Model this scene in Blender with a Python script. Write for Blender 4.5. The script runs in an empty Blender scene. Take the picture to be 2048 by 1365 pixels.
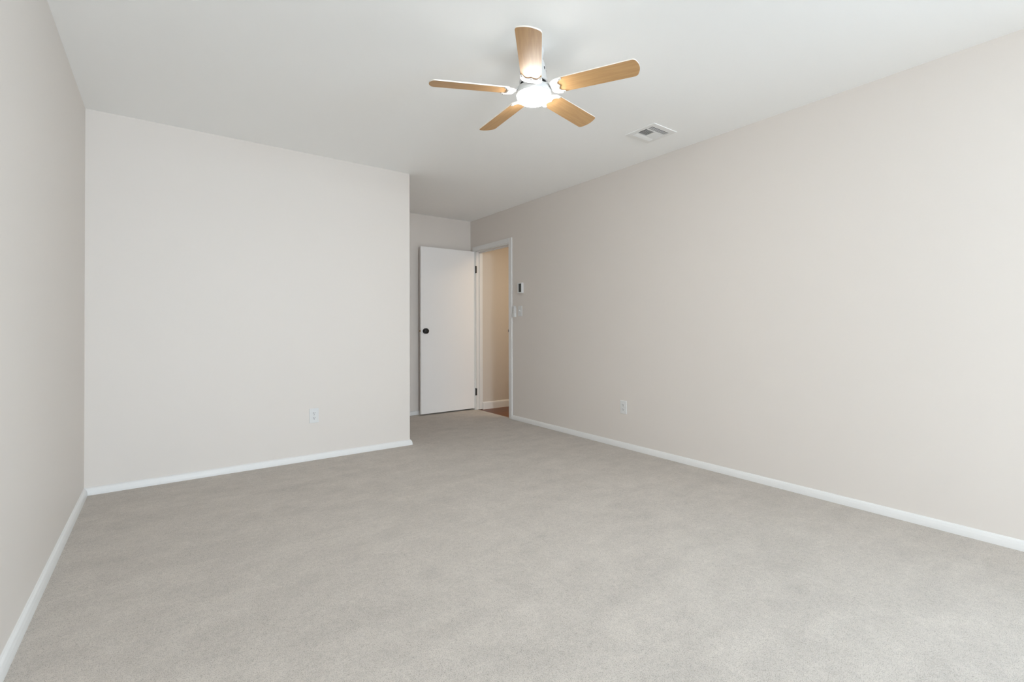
import bpy, bmesh, math, random
from mathutils import Vector, Matrix
S = bpy.context.scene
C = S.collection
PI = math.pi

# ------------------------------------------------------------------ camera
YAW, PITCH, ROLL = .6315, -.0069, -.0026
cam_d = bpy.data.cameras.new('camera')
cam_d.sensor_width = 36
cam_d.lens = 953.44 / 2048 * 36
cam_d.shift_y = -(682.5 - 650.38) / 2048
cam_d.clip_start = .02
cam = bpy.data.objects.new('camera', cam_d)
C.objects.link(cam)
_right = Vector((math.cos(YAW), -math.sin(YAW), 0))
_fw = Vector((math.sin(YAW), math.cos(YAW), 0))
_up = Vector((0, 0, 1))
_f = _fw * math.cos(PITCH) - _up * math.sin(PITCH)
_u = _up * math.cos(PITCH) + _fw * math.sin(PITCH)
_r = _right * math.cos(ROLL) + _u * math.sin(ROLL)
_u = _u * math.cos(ROLL) - _right * math.sin(ROLL)
cam.matrix_world = Matrix(((_r.x, _u.x, -_f.x, 0), (_r.y, _u.y, -_f.y, 0), (_r.z, _u.z, -_f.z, 1.0444), (0, 0, 0, 1)))
S.camera = cam

# ------------------------------------------------------------------ world, daylight, exposure
w = bpy.data.worlds.new('world')
S.world = w
w.use_nodes = True
w.node_tree.nodes['Background'].inputs[0].default_value = (.80, .90, 1, 1)
w.node_tree.nodes['Background'].inputs[1].default_value = 0.3
S.view_settings.view_transform = 'Standard'
S.view_settings.look = 'None'
S.view_settings.gamma = 1
S.view_settings.use_curve_mapping = False
S.view_settings.exposure = 0.20
S.cycles.diffuse_bounces = 8
S.cycles.max_bounces = 12
S.cycles.use_denoising = True

def area(name, loc, target, sx, sy, power, col, spread=180):
    d = bpy.data.lights.new(name, 'AREA')
    d.shape = 'RECTANGLE'; d.size = sx; d.size_y = sy
    d.energy = power; d.color = col; d.spread = math.radians(spread)
    o = bpy.data.objects.new(name, d); C.objects.link(o)
    o.location = loc
    o.rotation_euler = (Vector(target) - Vector(loc)).to_track_quat('-Z', 'Y').to_euler()
    return o
# daylight through unseen windows behind the camera, placed to balance the light
area('window_daylight', (.33, -3.66, 1.60), (.33, 1.0, -.2), 1.0, 1.15, 138, (.74, .845, .96))
area('window_daylight', (1.75, -3.66, 1.60), (1.75, 1.0, -.4), 1.0, 1.15, 8, (1, .93, .80))
area('window_daylight', (3.42, -1.80, 1.60), (0, -.6, .60), 1.0, 1.15, 108, (.62, .82, 1))  # side window light, added to brighten the left wall
# unseen area light added to warm the hallway and spill into the alcove
area('hall_lamp', (3.90, 3.75, 2.38), (3.90, 3.75, 0), .7, .7, 16, (1, .82, .60))

# ------------------------------------------------------------------ room measures (metres)
XL, XR, XC, YF, YA, H = -.4001, 3.2440, 1.7904, 4.0084, 5.3493, 2.44
YB = -3.5
WT = .095                       # wall thickness
DY0, DY1, DZ = 4.480, 5.222, 2.035   # doorway in the right wall

# ------------------------------------------------------------------ helpers
def mat(name, col, rough=.6, metal=0, spec=.5, bump=None, var=None, emit=None):
    m = bpy.data.materials.new(name); m.use_nodes = True
    nt = m.node_tree; b = nt.nodes['Principled BSDF']
    b.inputs['Base Color'].default_value = (*col, 1)
    b.inputs['Roughness'].default_value = rough
    b.inputs['Metallic'].default_value = metal
    b.inputs['Specular IOR Level'].default_value = spec
    tc = nt.nodes.new('ShaderNodeTexCoord')
    if var:                     # (scale, amount)
        n = nt.nodes.new('ShaderNodeTexNoise'); n.inputs['Scale'].default_value = var[0]
        n.inputs['Detail'].default_value = 3
        nt.links.new(tc.outputs['Object'], n.inputs['Vector'])
        r = nt.nodes.new('ShaderNodeMix'); r.data_type = 'RGBA'
        k = 1 - var[1]
        r.inputs[6].default_value = (col[0] * k, col[1] * k, col[2] * k, 1)
        r.inputs[7].default_value = (*[min(1, c * (1 + var[1])) for c in col], 1)
        nt.links.new(n.outputs[0], r.inputs[0]); nt.links.new(r.outputs[2], b.inputs['Base Color'])
    if bump:                    # (scale, strength, distance)
        n = nt.nodes.new('ShaderNodeTexNoise'); n.inputs['Scale'].default_value = bump[0]
        n.inputs['Detail'].default_value = 4
        nt.links.new(tc.outputs['Object'], n.inputs['Vector'])
        u = nt.nodes.new('ShaderNodeBump'); u.inputs['Strength'].default_value = bump[1]
        u.inputs['Distance'].default_value = bump[2]
        nt.links.new(n.outputs[0], u.inputs['Height']); nt.links.new(u.outputs[0], b.inputs['Normal'])
    if emit:
        b.inputs['Emission Color'].default_value = (*emit[0], 1)
        b.inputs['Emission Strength'].default_value = emit[1]
    return m

def carpet_material():
    m = bpy.data.materials.new('carpet'); m.use_nodes = True
    nt = m.node_tree; N = nt.nodes; L = nt.links
    b = N['Principled BSDF']; b.inputs['Roughness'].default_value = .95
    b.inputs['Specular IOR Level'].default_value = .1
    b.inputs['Sheen Weight'].default_value = .15
    tc = N.new('ShaderNodeTexCoord')
    warp = N.new('ShaderNodeTexNoise'); warp.inputs['Scale'].default_value = 140; warp.inputs['Detail'].default_value = 2
    L.new(tc.outputs['Object'], warp.inputs['Vector'])
    mixv = N.new('ShaderNodeMix'); mixv.data_type = 'VECTOR'; mixv.inputs[0].default_value = .003
    L.new(tc.outputs['Object'], mixv.inputs[4]); L.new(warp.outputs[1], mixv.inputs[5])
    tuft = N.new('ShaderNodeTexNoise'); tuft.inputs['Scale'].default_value = 430
    tuft.inputs['Detail'].default_value = 2; tuft.inputs['Roughness'].default_value = .5
    L.new(mixv.outputs[1], tuft.inputs['Vector'])
    clump = N.new('ShaderNodeTexNoise'); clump.inputs['Scale'].default_value = 45; clump.inputs['Detail'].default_value = 3
    L.new(tc.outputs['Object'], clump.inputs['Vector'])
    # brushed pile: long soft patches left by the vacuum
    mp = N.new('ShaderNodeMapping'); mp.inputs['Scale'].default_value = (1.0, 2.6, 1); mp.inputs['Rotation'].default_value = (0, 0, .5)
    L.new(tc.outputs['Object'], mp.inputs['Vector'])
    pile = N.new('ShaderNodeTexNoise'); pile.inputs['Scale'].default_value = 2.2; pile.inputs['Detail'].default_value = 4
    pile.inputs['Roughness'].default_value = .55; pile.inputs['Distortion'].default_value = .5
    L.new(mp.outputs[0], pile.inputs['Vector'])
    patch = N.new('ShaderNodeTexNoise'); patch.inputs['Scale'].default_value = 9; patch.inputs['Detail'].default_value = 3
    L.new(tc.outputs['Object'], patch.inputs['Vector'])
    ramp = N.new('ShaderNodeValToRGB')
    e = ramp.color_ramp.elements
    e[0].position = .30; e[0].color = (.29, .26, .226, 1)
    e[1].position = .52; e[1].color = (.525, .473, .418, 1)
    L.new(tuft.outputs[0], ramp.inputs[0])
    def mulby(src, lo, hi, prev):
        r = N.new('ShaderNodeMapRange'); r.inputs[1].default_value = .3; r.inputs[2].default_value = .7
        r.inputs[3].default_value = lo; r.inputs[4].default_value = hi
        L.new(src, r.inputs[0])
        x = N.new('ShaderNodeVectorMath'); x.operation = 'SCALE'
        L.new(prev, x.inputs[0]); L.new(r.outputs[0], x.inputs['Scale'])
        return x.outputs[0]
    c = mulby(clump.outputs[0], .95, 1.05, ramp.outputs[0])
    c = mulby(pile.outputs[0], .94, 1.06, c)
    c = mulby(patch.outputs[0], .95, 1.05, c)
    L.new(c, b.inputs['Base Color'])
    bp = N.new('ShaderNodeBump'); bp.inputs['Strength'].default_value = .7; bp.inputs['Distance'].default_value = .0025
    L.new(tuft.outputs[0], bp.inputs['Height']); L.new(bp.outputs[0], b.inputs['Normal'])
    return m

def wood_material(name, dark, light, stretch=(1, 14, 14), scale=6, rough=.4, planks=False):
    m = bpy.data.materials.new(name); m.use_nodes = True
    nt = m.node_tree; N = nt.nodes; L = nt.links
    b = N['Principled BSDF']; b.inputs['Roughness'].default_value = rough
    tc = N.new('ShaderNodeTexCoord')
    mp = N.new('ShaderNodeMapping'); mp.inputs['Scale'].default_value = stretch
    L.new(tc.outputs['Object'], mp.inputs['Vector'])
    n = N.new('ShaderNodeTexNoise'); n.inputs['Scale'].default_value = scale; n.inputs['Detail'].default_value = 6
    n.inputs['Distortion'].default_value = .6
    L.new(mp.outputs[0], n.inputs['Vector'])
    r = N.new('ShaderNodeValToRGB'); e = r.color_ramp.elements
    e[0].position = .3; e[0].color = (*dark, 1); e[1].position = .7; e[1].color = (*light, 1)
    L.new(n.outputs[0], r.inputs[0])
    out = r.outputs[0]
    if planks:
        br = N.new('ShaderNodeTexBrick'); br.inputs['Scale'].default_value = 1
        br.inputs['Brick Width'].default_value = .9; br.inputs['Row Height'].default_value = .083
        br.inputs['Mortar Size'].default_value = .0012
        br.inputs['Color1'].default_value = (1, 1, 1, 1); br.inputs['Color2'].default_value = (.72, .72, .72, 1)
        br.inputs['Mortar'].default_value = (.25, .2, .15, 1)
        L.new(tc.outputs['Object'], br.inputs['Vector'])
        x = N.new('ShaderNodeMix'); x.data_type = 'RGBA'; x.blend_type = 'MULTIPLY'; x.inputs[0].default_value = 1
        L.new(out, x.inputs[6]); L.new(br.outputs[0], x.inputs[7]); out = x.outputs[2]
    L.new(out, b.inputs['Base Color'])
    return m

M = {
    'wall': mat('wall_paint', (.70, .652, .605), .55, spec=.35, bump=(260, .05, .001)),
    'hall_wall': mat('hall_wall_paint', (.60, .55, .49), .55, spec=.3),  # wall colour darkened to offset the added hall light
    'ceiling': mat('ceiling_paint', (.95, .955, .95), .8, spec=.2, bump=(200, .05, .001)),
    'trim': mat('trim_paint', (.74, .732, .715), .38, spec=.45, bump=(40, .03, .001)),
    'door': mat('door_paint', (.83, .82, .81), .42, spec=.45, bump=(22, .05, .002)),
    'carpet': carpet_material(),
    'hall_floor': wood_material('hall_oak_boards', (.11, .028, .004), (.20, .055, .008), (1.5, 14, 1), 5, .35, True),
    'blade': wood_material('blade_oak', (.48, .275, .118), (.57, .345, .155), (1.2, 16, 16), 5, .42),
    'blade_edge': mat('blade_white_edge', (.85, .80, .72), .5),
    'white_metal': mat('white_enamel', (.86, .86, .85), .28, spec=.5),
    'motor_white': mat('motor_enamel', (.66, .66, .65), .4),  # white enamel darkened so the housing and lamp ring read less lit
    'lens': mat('lamp_glass', (.95, .95, .95), .3, emit=((1, .985, .95), 95)),
    'black': mat('black_metal', (.012, .011, .010), .35, metal=.3),
    'dark': mat('dark_opening', (.02, .02, .02), .8),
    'vent_dark': mat('duct_dark', (.02, .02, .018), .8),
    'plastic': mat('white_plastic', (.70, .70, .69), .3, spec=.5),
    'button': mat('grey_button', (.55, .55, .54), .5),
    'slot': mat('slot_dark', (.05, .045, .04), .7),
    'screw': mat('steel_screw', (.55, .54, .52), .35, metal=.8),
    'brass': mat('brass', (.30, .21, .10), .35, metal=.9),
    'screen': mat('grey_display', (.035, .035, .032), .25),
    'outside': mat('window_frame_paint', (.8, .8, .8), .4),
}

def box(bm, a, b, mi=0):
    x0, y0, z0 = a; x1, y1, z1 = b
    v = [bm.verts.new(p) for p in ((x0, y0, z0), (x1, y0, z0), (x1, y1, z0), (x0, y1, z0), (x0, y0, z1), (x1, y0, z1), (x1, y1, z1), (x0, y1, z1))]
    for f in ((0, 3, 2, 1), (4, 5, 6, 7), (0, 1, 5, 4), (1, 2, 6, 5), (2, 3, 7, 6), (3, 0, 4, 7)):
        bm.faces.new([v[i] for i in f]).material_index = mi

def lathe(bm, prof, n=48, mi=0, smooth=True, mtx=None):
    rings = []
    for r, z in prof:
        if r < 1e-6:
            rings.append([bm.verts.new((0, 0, z))])
        else:
            rings.append([bm.verts.new((r * math.cos(2 * PI * i / n), r * math.sin(2 * PI * i / n), z)) for i in range(n)])
    for A, B in zip(rings, rings[1:]):
        for i in range(n):
            j = (i + 1) % n
            if len(A) == 1: f = bm.faces.new((A[0], B[j], B[i]))
            elif len(B) == 1: f = bm.faces.new((A[i], A[j], B[0]))
            else: f = bm.faces.new((A[i], A[j], B[j], B[i]))
            f.smooth = smooth; f.material_index = mi
    if mtx is not None:
        bmesh.ops.transform(bm, matrix=mtx, verts=[v for R in rings for v in R])

def prism(bm, pts, z0, z1, mi=0, side_mi=None):
    lo = [bm.verts.new((x, y, z0)) for x, y in pts]; hi = [bm.verts.new((x, y, z1)) for x, y in pts]
    n = len(pts)
    f1 = bm.faces.new(list(reversed(lo))); f2 = bm.faces.new(hi)
    f1.material_index = f2.material_index = mi
    for i in range(n):
        f = bm.faces.new((lo[i], lo[(i + 1) % n], hi[(i + 1) % n], hi[i]))
        f.material_index = mi if side_mi is None else side_mi
    return f1, f2

def obj(name, bm, mats, parent=None, loc=(0, 0, 0), rot=(0, 0, 0), bevel=0, seg=2, autosmooth=False):
    bmesh.ops.recalc_face_normals(bm, faces=bm.faces)
    me = bpy.data.meshes.new(name); bm.to_mesh(me); bm.free()
    for x in (mats if isinstance(mats, (list, tuple)) else [mats]): me.materials.append(x)
    o = bpy.data.objects.new(name, me); C.objects.link(o)
    o.location = loc; o.rotation_euler = rot
    if parent: o.parent = parent
    if bevel:
        md = o.modifiers.new('bevel', 'BEVEL'); md.width = bevel; md.segments = seg; md.limit_method = 'ANGLE'
        md.harden_normals = False
    return o

def tag(o, label, cat, group=None, kind=None):
    o['label'] = label; o['category'] = cat
    if group: o['group'] = group
    if kind: o['kind'] = kind
    return o

def thing(name, label, cat, loc=(0, 0, 0), rot=(0, 0, 0), group=None):
    o = bpy.data.objects.new(name, None); C.objects.link(o)
    o.location = loc; o.rotation_euler = rot; o.empty_display_size = .05
    return tag(o, label, cat, group)

def struct(name, bm, m, label, cat, bevel=0):
    return tag(obj(name, bm, m, bevel=bevel), label, cat, kind='structure')

# ------------------------------------------------------------------ room shell
T = .10
bm = bmesh.new(); box(bm, (XL - T, YB - T, -.05), (3.268, YA + T, 0))
struct('floor', bm, M['carpet'], 'pale greige cut-pile carpet covering the whole bedroom floor', 'carpet')
HX1 = 4.45
bm = bmesh.new(); box(bm, (3.268, 2.4, -.05), (HX1 + T, DY1 + T, -.006))
struct('floor_hall', bm, M['hall_floor'], 'brown wooden board floor of the hallway beyond the doorway', 'floor')
bm = bmesh.new(); box(bm, (XL - T, YB - T, H), (HX1 + T, YA + T, H + T))
struct('ceiling', bm, M['ceiling'], 'plain white painted bedroom ceiling carrying the fan', 'ceiling')
bm = bmesh.new(); box(bm, (XL - T, YB - T, 0), (XL, YA + T, H))
struct('wall_left', bm, M['wall'], 'blank warm white wall along the left side of the room', 'wall')
bm = bmesh.new(); box(bm, (XL, YF, 0), (XC, YA, H))
struct('wall_far', bm, M['wall'], 'warm white far wall with one outlet, ending at the alcove corner', 'wall')
bm = bmesh.new(); box(bm, (XL, YA, 0), (XR + WT, YA + T, H))
struct('wall_alcove', bm, M['wall'], 'shaded beige wall at the back of the alcove behind the open door', 'wall')
WZ0, WZ1 = .95, 2.10
bm = bmesh.new()
SY0, SY1 = -2.42, -1.18
box(bm, (XR, YB - T, 0), (XR + WT, SY0, H)); box(bm, (XR, SY1, 0), (XR + WT, DY0, H))
box(bm, (XR, SY0, 0), (XR + WT, SY1, WZ0)); box(bm, (XR, SY0, WZ1), (XR + WT, SY1, H)); box(bm, (XR, DY1, 0), (XR + WT, YA, H)); box(bm, (XR, DY0, DZ), (XR + WT, DY1, H))
struct('wall_right', bm, M['wall'], 'long warm white wall on the right with the doorway at its far end', 'wall')
# back wall with a wide window (behind the camera)
WIN = ((-.25, .91), (1.20, 2.30))
bm = bmesh.new()
box(bm, (XL, YB - T, 0), (XR, YB, WZ0)); box(bm, (XL, YB - T, WZ1), (XR, YB, H))
for a, b in ((XL, WIN[0][0]), (WIN[0][1], WIN[1][0]), (WIN[1][1], XR)):
    box(bm, (a, YB - T, WZ0), (b, YB, WZ1))
struct('wall_back', bm, M['wall'], 'warm white wall behind the viewer with two windows', 'wall')
fw = .045
for n, (wx0, wx1) in enumerate(WIN):
    bm = bmesh.new()
    for a, b in (((wx0, WZ0), (wx1, WZ0 + fw)), ((wx0, WZ1 - fw), (wx1, WZ1)), ((wx0, WZ0 + fw), (wx0 + fw, WZ1 - fw)), ((wx1 - fw, WZ0 + fw), (wx1, WZ1 - fw)),
                 ((wx0 + fw, (WZ0 + WZ1) / 2 - .02), (wx1 - fw, (WZ0 + WZ1) / 2 + .02))):
        box(bm, (a[0], YB - .07, a[1]), (b[0], YB - .03, b[1]))
    struct('window_%d' % (n + 1), bm, M['outside'], ('wider', 'narrower')[n] + ' white framed window in the wall behind the viewer', 'window')
bm = bmesh.new()
for a, b in (((SY0, WZ0), (SY1, WZ0 + fw)), ((SY0, WZ1 - fw), (SY1, WZ1)), ((SY0, WZ0 + fw), (SY0 + fw, WZ1 - fw)), ((SY1 - fw, WZ0 + fw), (SY1, WZ1 - fw)),
             ((SY0 + fw, (WZ0 + WZ1) / 2 - .02), (SY1 - fw, (WZ0 + WZ1) / 2 + .02))):
    box(bm, (XR + .03, a[0], a[1]), (XR + .07, b[0], b[1]))
struct('window_3', bm, M['outside'], 'white framed window in the right wall behind the viewer', 'window')  # frame of the unseen side window added for its light
# hallway shell
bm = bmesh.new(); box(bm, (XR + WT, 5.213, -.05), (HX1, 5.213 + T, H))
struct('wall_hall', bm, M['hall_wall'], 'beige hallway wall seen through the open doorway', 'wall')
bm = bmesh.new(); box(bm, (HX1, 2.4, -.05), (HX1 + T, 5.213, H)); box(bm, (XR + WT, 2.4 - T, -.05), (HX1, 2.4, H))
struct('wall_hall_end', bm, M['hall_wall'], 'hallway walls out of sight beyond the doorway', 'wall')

# ------------------------------------------------------------------ baseboards: clamshell profile (distance from wall, height)
BP = [(0, 0), (.019, 0), (.0185, .012), (.016, .027), (.0115, .039), (.006, .045), (0, .047)]
def baseboard(name, path, label, prof=BP):
    """path: wall-line points; the room is on the LEFT of the direction of travel."""
    bm = bmesh.new()
    n = len(path); dirs = []
    for i in range(n - 1):
        d = Vector(path[i + 1]) - Vector(path[i]); dirs.append(d.normalized())
    rings = []
    for i, p in enumerate(path):
        if i == 0: nrm = Vector((-dirs[0].y, dirs[0].x)); k = 1
        elif i == n - 1: nrm = Vector((-dirs[-1].y, dirs[-1].x)); k = 1
        else:
            n1 = Vector((-dirs[i - 1].y, dirs[i - 1].x)); n2 = Vector((-dirs[i].y, dirs[i].x))
            nrm = (n1 + n2).normalized(); k = 1 / max(.2, nrm.dot(n1))
        rings.append([bm.verts.new((p[0] + nrm.x * d * k, p[1] + nrm.y * d * k, z)) for d, z in prof])
    m = len(prof)
    for A, B in zip(rings, rings[1:]):
        for i in range(m):
            j = (i + 1) % m
            bm.faces.new((A[i], A[j], B[j], B[i]))
    bm.faces.new(rings[0]); bm.faces.new(list(reversed(rings[-1])))
    return struct(name, bm, M['trim'], label, 'baseboard')
# travelling so that the room lies on the left hand side
baseboard('baseboard_left', [(XL, YF - .019), (XL, YB)], 'low white baseboard along the left wall')
baseboard('baseboard_far', [(XC, YA), (XC, YF), (XL, YF)], 'low white baseboard under the far wall, turning the alcove corner')
baseboard('baseboard_alcove', [(XR, YA), (XC + .019, YA)], 'low white baseboard behind the open door')
baseboard('baseboard_right', [(XR, YB), (XR, DY0 - .060)], 'low white baseboard running along the right wall to the doorway')
baseboard('baseboard_hall', [(HX1, 5.213), (XR + WT, 5.213)], 'taller white baseboard of the hallway beyond the doorway',
          [(0, -.006), (.013, -.006), (.013, .070), (.010, .082), (.005, .088), (0, .090)])

# ------------------------------------------------------------------ doorway casing, jambs and stop
cw = .057
def casing(name, a, b, label):
    bm = bmesh.new(); box(bm, a, b)
    return struct(name, bm, M['trim'], label, 'door casing', bevel=.003)
casing('trim_1', (XR - .016, DY0 - cw, 0), (XR, DY0, DZ + cw), 'white upright casing on the near side of the doorway')
casing('trim_2', (XR - .016, DY0, DZ), (XR, DY1, DZ + cw), 'white head casing across the top of the doorway')
casing('trim_3', (XR - .016, DY1, 0), (XR, DY1 + cw, DZ + cw), 'white upright casing behind the hinges of the open door')
bm = bmesh.new()
jt = .012
box(bm, (XR - .002, DY0 - .001, 0), (XR + WT + .002, DY0 + jt, DZ)); box(bm, (XR - .002, DY1 - jt, 0), (XR + WT + .002, DY1 + .001, DZ))
box(bm, (XR - .002, DY0, DZ - jt), (XR + WT + .002, DY1, DZ + .001))
# door stop
box(bm, (XR + .042, DY0 + jt, 0), (XR + .075, DY0 + jt + .010, DZ - jt)); box(bm, (XR + .042, DY1 - jt - .010, 0), (XR + .075, DY1 - jt, DZ - jt))
box(bm, (XR + .042, DY0 + jt, DZ - jt - .010), (XR + .075, DY1 - jt, DZ - jt))
struct('trim_4', bm, M['trim'], 'white jamb lining the inside of the doorway', 'door jamb', bevel=.0015)
# strike plate on the near jamb, standing just proud of its edge
bm = bmesh.new(); box(bm, (XR + .004, DY0 + jt, .985), (XR + .036, DY0 + jt + .0025, 1.045)); box(bm, (XR - .006, DY0 + jt, 1.0), (XR + .004, DY0 + jt + .010, 1.030))
obj('strike_plate', bm, M['black'], bpy.data.objects['trim_4'])

# ------------------------------------------------------------------ the open door: leaf parallel to the alcove wall
bm = bmesh.new()
DX0, DX1, DF = 2.481, 3.238, 5.232
box(bm, (DX0, DF, .018), (DX1, DF + .035, 2.030))
door = tag(obj('door_1', bm, M['door'], bevel=.002), 'plain flat white bedroom door standing open against the alcove wall, black knob', 'door', kind='structure')
KX, KZ = 2.536, 1.014
RX = Matrix.Rotation(PI / 2, 4, 'X')
def knob_mesh(sign):
    bm = bmesh.new()
    lathe(bm, [(0, 0), (.032, 0), (.0325, .003), (.030, .007), (.015, .010), (.013, .016), (.020, .020), (.029, .026), (.0325, .034), (.0315, .041), (.026, .047), (.014, .050), (0, .0505)], 40)
    return bm
k = obj('door_knob', knob_mesh(1), M['black'], door, loc=(KX, DF, KZ), rot=(PI / 2, 0, 0)); k['label'] = 'round black knob'
bm = bmesh.new(); lathe(bm, [(0, 0), (.033, 0), (.031, .008), (.014, .011), (.0115, .018), (.022, .024), (.0275, .034), (.0255, .048), (.016, .053), (0, .055)], 40)
obj('door_knob', bm, M['black'], door, loc=(KX, DF + .035, KZ), rot=(-PI / 2, 0, 0))
bm = bmesh.new(); box(bm, (DX0 - .010, DF + .011, KZ - .009), (DX0 + .001, DF + .024, KZ + .009))
l = obj('latch', bm, M['brass'], door); l['label'] = 'small brass latch'
for z in (1.80, .230):
    bm = bmesh.new()
    box(bm, (3.2375, 5.2035, z - .044), (3.2475, 5.2295, z + .044))
    lathe(bm, [(0, -.047), (.006, -.047), (.006, .047), (0, .047)], 16, mtx=Matrix.Translation((3.2400, 5.2240, z)))
    h = obj('hinge', bm, M['black'], door); h['label'] = 'black hinge'

# ------------------------------------------------------------------ ceiling fan
sc = 1.045
FX, FY, FZ = 1.4306 * sc, 1.7749 * sc, 1.0444 + (2.177 - 1.0444) * sc
fan = thing('ceiling_fan', 'white ceiling fan with five light oak blades and a lit round lamp', 'ceiling fan', (FX - .0047, FY + .0036, H))
TX, TY = .0222, -.0172
def hang(x, y, z):      # fan hangs a touch out of plumb
    return z + TX * x + TY * y - H
dz = FZ - H
bm = bmesh.new()
lathe(bm, [(0, .002), (.056, .002), (.058, -.006), (.054, -.036), (.048, -.052), (.044, -.060), (0, -.060)], 56)
obj('canopy', bm, M['motor_white'], fan)
hub = bpy.data.objects.new('tilt', None)
bpy.data.objects.remove(hub)
tilt = Matrix.Rotation(-TX, 4, 'Y') @ Matrix.Rotation(TY, 4, 'X')
trot = tilt.to_euler()
# motor housing with dark cooling slots
bm = bmesh.new()
lathe(bm, [(0, -.052), (.044, -.054), (.054, -.062), (.060, -.078), (.063, -.100), (.066, -.130), (.068, dz + .062), (.071, dz + .052), (.071, dz + .045), (.068, dz + .041), (0, dz + .041)], 64)
mh = obj('motor_housing', bm, M['motor_white'], fan, rot=trot)
for kk in range(10):
    a = kk * PI / 5 + .05
    bm = bmesh.new()
    pts = [(.0855, -.016), (.0862, -.009), (.0862, .009), (.0855, .016)]
    box(bm, (.0600, -.0025, -.118), (.0655, .0025, -.104))
    obj('cooling_slot', bm, M['dark'], mh, rot=(0, 0, a))
bm = bmesh.new(); lathe(bm, [(0, dz + .042), (.066, dz + .042), (.066, dz + .036), (.063, dz + .033), (0, dz + .034)], 48)  # black disc standing in for the shaded opening under the motor
obj('rotor', bm, M['dark'], fan, rot=trot)
# flywheel disc the blade irons bolt to
bm = bmesh.new(); lathe(bm, [(0, dz + .036), (.050, dz + .036), (.053, dz + .033), (.053, dz + .022), (.050, dz + .019), (0, dz + .019)], 56)
obj('flywheel', bm, M['white_metal'], fan, rot=trot)
# lamp
LB = -.009
bm = bmesh.new(); lathe(bm, [(0, dz + .020), (.060, dz + .020), (.083, dz + .016), (.0865, dz + .012), (.0875, dz - .016), (.0868, dz - .0180), (.0845, dz - .0175), (.0840, dz - .010), (0, dz - .009)], 72)
lk = obj('light_fitter', bm, M['motor_white'], fan, rot=trot)
bm = bmesh.new(); lathe(bm, [(0, dz - .010), (.0832, dz - .011), (.0836, dz - .020), (.0822, dz - .029), (.0790, dz - .0375), (.072, dz - .0430), (.058, dz - .0475), (.030, dz - .0500), (0, dz - .0505)], 72)
ln = obj('lamp_lens', bm, M['lens'], lk); ln['label'] = 'glowing white round lens'

PH, TH = -1.018, -.2174
def blade_outline():
    pts = []
    r0, r1, h0, h1, rc = .128, .510, .0495, .0553, .022
    pts = [(r0, -h0 * .6), (r0 + .004, -h0 * .86), (r0 + .014, -h0)]
    def arc(cx, cy, r, a0, a1, n):
        return [(cx + r * math.cos(a0 + (a1 - a0) * i / n), cy + r * math.sin(a0 + (a1 - a0) * i / n)) for i in range(n + 1)]
    pts += arc(r1 - rc, -h1 + rc, rc, -PI / 2, -PI / 10, 9)
    ye = h1 - rc + rc * math.sin(PI / 10); xe = r1 - rc + rc * math.cos(PI / 10)
    for i in range(1, 12):
        t = -1 + 2 * i / 12; pts.append((xe + .0095 * (1 - t * t), t * ye))
    pts += arc(r1 - rc, h1 - rc, rc, PI / 10, PI / 2, 9)
    pts += [(r0 + .014, h0), (r0 + .004, h0 * .86), (r0, h0 * .6)]
    return pts
def iron_outline():
    half = [(.097, .030), (.101, .038), (.110, .046), (.124, .0525), (.140, .0535), (.153, .0515), (.158, .046), (.155, .040),
            (.145, .037), (.136, .031), (.131, .023), (.131, .014), (.136, .007), (.1395, .002)]
    return [(x, -y) for x, y in half] + [(x, y) for x, y in reversed(half)]
blade_mb = None
for kk in range(5):
    ang = PH - kk * 2 * PI / 5
    # rotation: fan tilt, blade azimuth, blade pitch about its own axis
    R = tilt @ Matrix.Rotation(ang, 4, 'Z')
    base = Matrix.Translation((0, 0, 0)) @ R @ Matrix.Translation((0, -.0085, dz)) @ Matrix.Rotation(TH, 4, 'X')
    if kk == 0:
        bm = bmesh.new(); prism(bm, iron_outline(), -.0045, -.0005)
        # arched neck rising to the flywheel above the lamp
        secs = [(.044, .019, .027), (.060, .018, .027), (.074, .018, .022), (.086, .021, .011), (.096, .029, .001), (.106, .030, -.0004)]
        R4 = []
        for r_, h_, z_ in secs:
            R4.append([bm.verts.new(p) for p in ((r_, -h_, z_ - .0045), (r_, h_, z_ - .0045), (r_, h_, z_), (r_, -h_, z_))])
        for A, B in zip(R4, R4[1:]):
            for q in range(4): bm.faces.new((A[q], A[(q + 1) % 4], B[(q + 1) % 4], B[q]))
        bm.faces.new(R4[0]); bm.faces.new(list(reversed(R4[-1])))
        iron = obj('blade_iron', bm, M['white_metal'], fan, bevel=.0012)
        scr = []
        for sx, sy in ((.146, .044), (.146, -.044), (.129, 0)):
            bm = bmesh.new()
            lathe(bm, [(0, -.0085), (.0032, -.0080), (.0048, -.0060), (.0048, -.0040), (0, -.004)], 12, mtx=Matrix.Translation((sx, sy, 0)))
            scr.append(obj('screw', bm, M['screw'], iron))
        bm = bmesh.new(); prism(bm, blade_outline(), 0, .006, 0, 1)
        bl = obj('blade', bm, [M['blade'], M['blade_edge']], fan); bl['label'] = 'light oak fan blade with a cream edge'
        # the top face of the blade is cream
        for p in bl.data.polygons:
            if p.normal.z > .9: p.material_index = 1
    else:
        iron2 = iron.copy(); C.objects.link(iron2); iron2.parent = fan
        for q in scr:
            s2 = q.copy(); C.objects.link(s2); s2.parent = iron2
        b2 = bl.copy(); C.objects.link(b2); b2.parent = fan
        iron_, bl_ = iron2, b2
    if kk == 0: iron_, bl_ = iron, bl
    iron_.matrix_local = base; bl_.matrix_local = base

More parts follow.
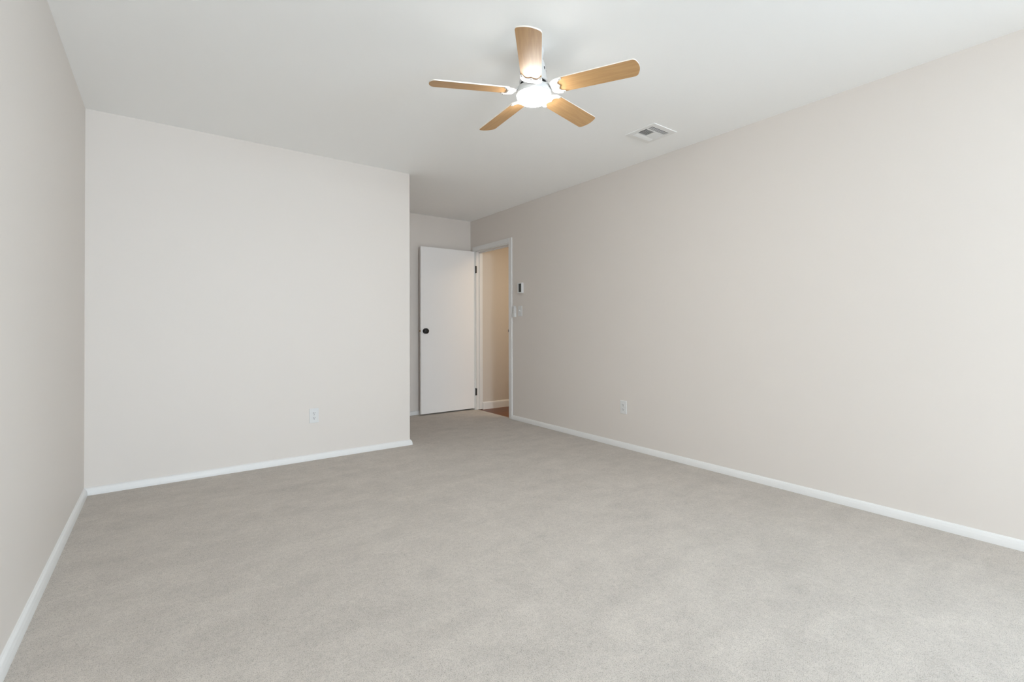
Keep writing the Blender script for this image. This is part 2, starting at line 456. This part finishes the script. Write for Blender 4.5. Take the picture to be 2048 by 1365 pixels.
# ------------------------------------------------------------------ ceiling register
VX0, VX1, VY0, VY1 = 2.690, 2.945, 2.035, 2.290
vent = thing('ceiling_vent', 'square white louvred air vent in the ceiling near the right wall', 'air vent', ((VX0 + VX1) / 2, (VY0 + VY1) / 2, H))
vx, vy = (VX1 - VX0) / 2, (VY1 - VY0) / 2
bm = bmesh.new()
ix0, ix1, iy0, iy1 = -.092, .092, -.085, .085
def ringpart(a, b): box(bm, (*a, -.005), (*b, .001))
ringpart((-vx, -vy), (vx, iy0)); ringpart((-vx, iy1), (vx, vy)); ringpart((-vx, iy0), (ix0, iy1)); ringpart((ix1, iy0), (vx, iy1))
box(bm, (ix0, iy0 + .040, -.007), (ix1, iy0 + .048, .001)); box(bm, (ix0, iy1 - .048, -.007), (ix1, iy1 - .040, .001))
box(bm, (-.004, iy0 + .048, -.007), (.004, iy1 - .048, .001))
obj('vent_frame', bm, M['white_metal'], vent, bevel=.002)
bm = bmesh.new(); box(bm, (ix0, iy0, -.0002), (ix1, iy1, .0006))  # black sheet painting in the shade of the duct behind the louvres
obj('duct_opening', bm, M['vent_dark'], vent)
def slat(name, ax, fixed, a0, a1, tilt_):
    """thin louvre: ax 'x' runs along x at y=fixed"""
    bm = bmesh.new(); h = .0062
    box(bm, (a0, -h, -.0006), (a1, h, .0006))
    m = Matrix.Rotation(tilt_, 4, 'X')
    if ax == 'y': m = Matrix.Rotation(PI / 2, 4, 'Z') @ m; m = Matrix.Translation((fixed, 0, -.0058)) @ m
    else: m = Matrix.Translation((0, fixed, -.0058)) @ m
    bmesh.ops.transform(bm, matrix=m, verts=bm.verts)
    return obj('slat', bm, M['white_metal'], vent)
for i in range(4): slat('slat', 'x', iy0 + .006 + i * .0095, ix0, ix1, .42)          # near strip, open towards the room's viewer
for i in range(4): slat('slat', 'x', iy1 - .006 - i * .0095, ix0, ix1, -.60)
for i in range(9): slat('slat', 'y', ix0 + .008 + i * .0098, iy0 + .048, iy1 - .048, -.42)
for i in range(9): slat('slat', 'y', ix1 - .008 - i * .0098, iy0 + .048, iy1 - .048, .60)

# ------------------------------------------------------------------ wall plates. Local frame: x right, z up, -y out of the wall
def duplex_outlet(label, loc, rz):
    t = thing('wall_outlet', label, 'electrical outlet', loc, (0, 0, rz), 'duplex outlets low on the walls')
    bm = bmesh.new(); box(bm, (-.0355, -.006, -.0575), (.0355, .0005, .0575)); obj('cover_plate', bm, M['plastic'], t, bevel=.0025)
    for s in (1, -1):
        bm = bmesh.new()
        pts = [(.0165 * math.cos(a), .0140 * math.sin(a)) for a in [2 * PI * i / 28 for i in range(28)]]
        pts = [(max(-.0165, min(.0165, x * 1.12)), max(-.0128, min(.0128, y * 1.1))) for x, y in pts]
        prism(bm, pts, 0, .0028)
        bmesh.ops.transform(bm, matrix=Matrix.Translation((0, -.0055, s * .0195)) @ RX, verts=bm.verts)
        r = obj('receptacle', bm, M['plastic'], t)
        for x, hw, hh, zz in ((-.0064, .0014, .0048, .003), (.0064, .0014, .0040, .003), (0, .0026, .0026, -.0070)):
            bm = bmesh.new(); box(bm, (x - hw, -.0088, s * .0195 + zz - hh), (x + hw, -.0070, s * .0195 + zz + hh)); obj('socket_slot', bm, M['slot'], r)
    bm = bmesh.new(); lathe(bm, [(0, .0072), (.0022, .0070), (.003, .006), (.003, .004), (0, .004)], 14, mtx=RX); obj('screw', bm, M['screw'], t)
    return t
duplex_outlet('white duplex outlet low on the far wall, left of the alcove corner', (.971, YF, .352), 0)
duplex_outlet('white duplex outlet low on the long right wall', (XR, 2.787, .353), PI / 2 * -1)

# thermostat: local -y faces the room
t = thing('thermostat', 'small white wall thermostat with a grey display, above the light switch', 'thermostat', (XR, 4.254, 1.495), (0, 0, -PI / 2))
bm = bmesh.new(); box(bm, (-.040, -.030, -.058), (.040, .0005, .058)); body = obj('thermostat_body', bm, M['plastic'], t, bevel=.004, seg=3)
bm = bmesh.new(); box(bm, (-.012, -.0308, -.046), (.034, -.029, .048)); d = obj('display', bm, M['screen'], body); d['label'] = 'dark grey display'

t = thing('light_switch', 'white light switch plate right of the doorway, beside the fan remote', 'light switch', (XR, 4.276, 1.238), (0, 0, -PI / 2))
bm = bmesh.new(); box(bm, (-.036, -.006, -.0575), (.036, .0005, .0575)); obj('cover_plate', bm, M['plastic'], t, bevel=.0025)
bm = bmesh.new(); box(bm, (-.005, -.008, -.012), (.005, -.0055, .012)); box(bm, (-.0035, -.018, .001), (.0035, -.0075, .009)); obj('toggle', bm, M['plastic'], t, bevel=.001)
for z in (.030, -.030):
    bm = bmesh.new(); lathe(bm, [(0, .0072), (.0022, .0070), (.003, .006), (.003, .004), (0, .004)], 14, mtx=Matrix.Translation((0, 0, z)) @ RX); obj('screw', bm, M['screw'], t)

# fan remote resting in its wall cradle, between the casing and the switch
cr = thing('remote_holder', 'white wall cradle fixed beside the door casing, holding the fan remote', 'remote holder', (XR, 4.376, 1.222), (0, 0, -PI / 2))
bm = bmesh.new(); box(bm, (-.022, -.004, -.050), (.022, .0005, .060)); obj('back_plate', bm, M['plastic'], cr, bevel=.0015)
bm = bmesh.new(); box(bm, (-.022, -.026, -.050), (.022, -.0235, -.010)); box(bm, (-.022, -.0235, -.050), (-.0195, -.004, -.010)); box(bm, (.0195, -.0235, -.050), (.022, -.004, -.010)); box(bm, (-.0195, -.0235, -.050), (.0195, -.004, -.047))
obj('pocket', bm, M['plastic'], cr, bevel=.0008)
rm = thing('remote_control', 'slim white fan remote standing in the cradle by the door casing', 'remote control', (XR, 4.376, 1.222), (0, 0, -PI / 2))
bm = bmesh.new(); box(bm, (-.0185, -.021, -.0465), (.0185, -.006, .078)); rb = obj('remote_body', bm, M['plastic'], rm, bevel=.004, seg=3)
for i in range(3):
    for j in (-1, 1):
        bm = bmesh.new(); lathe(bm, [(0, .0225), (.004, .0222), (.0046, .0205), (0, .0205)], 14, mtx=Matrix.Translation((j * .008, 0, .062 - i * .018)) @ RX)
        obj('button', bm, M['button'], rb)
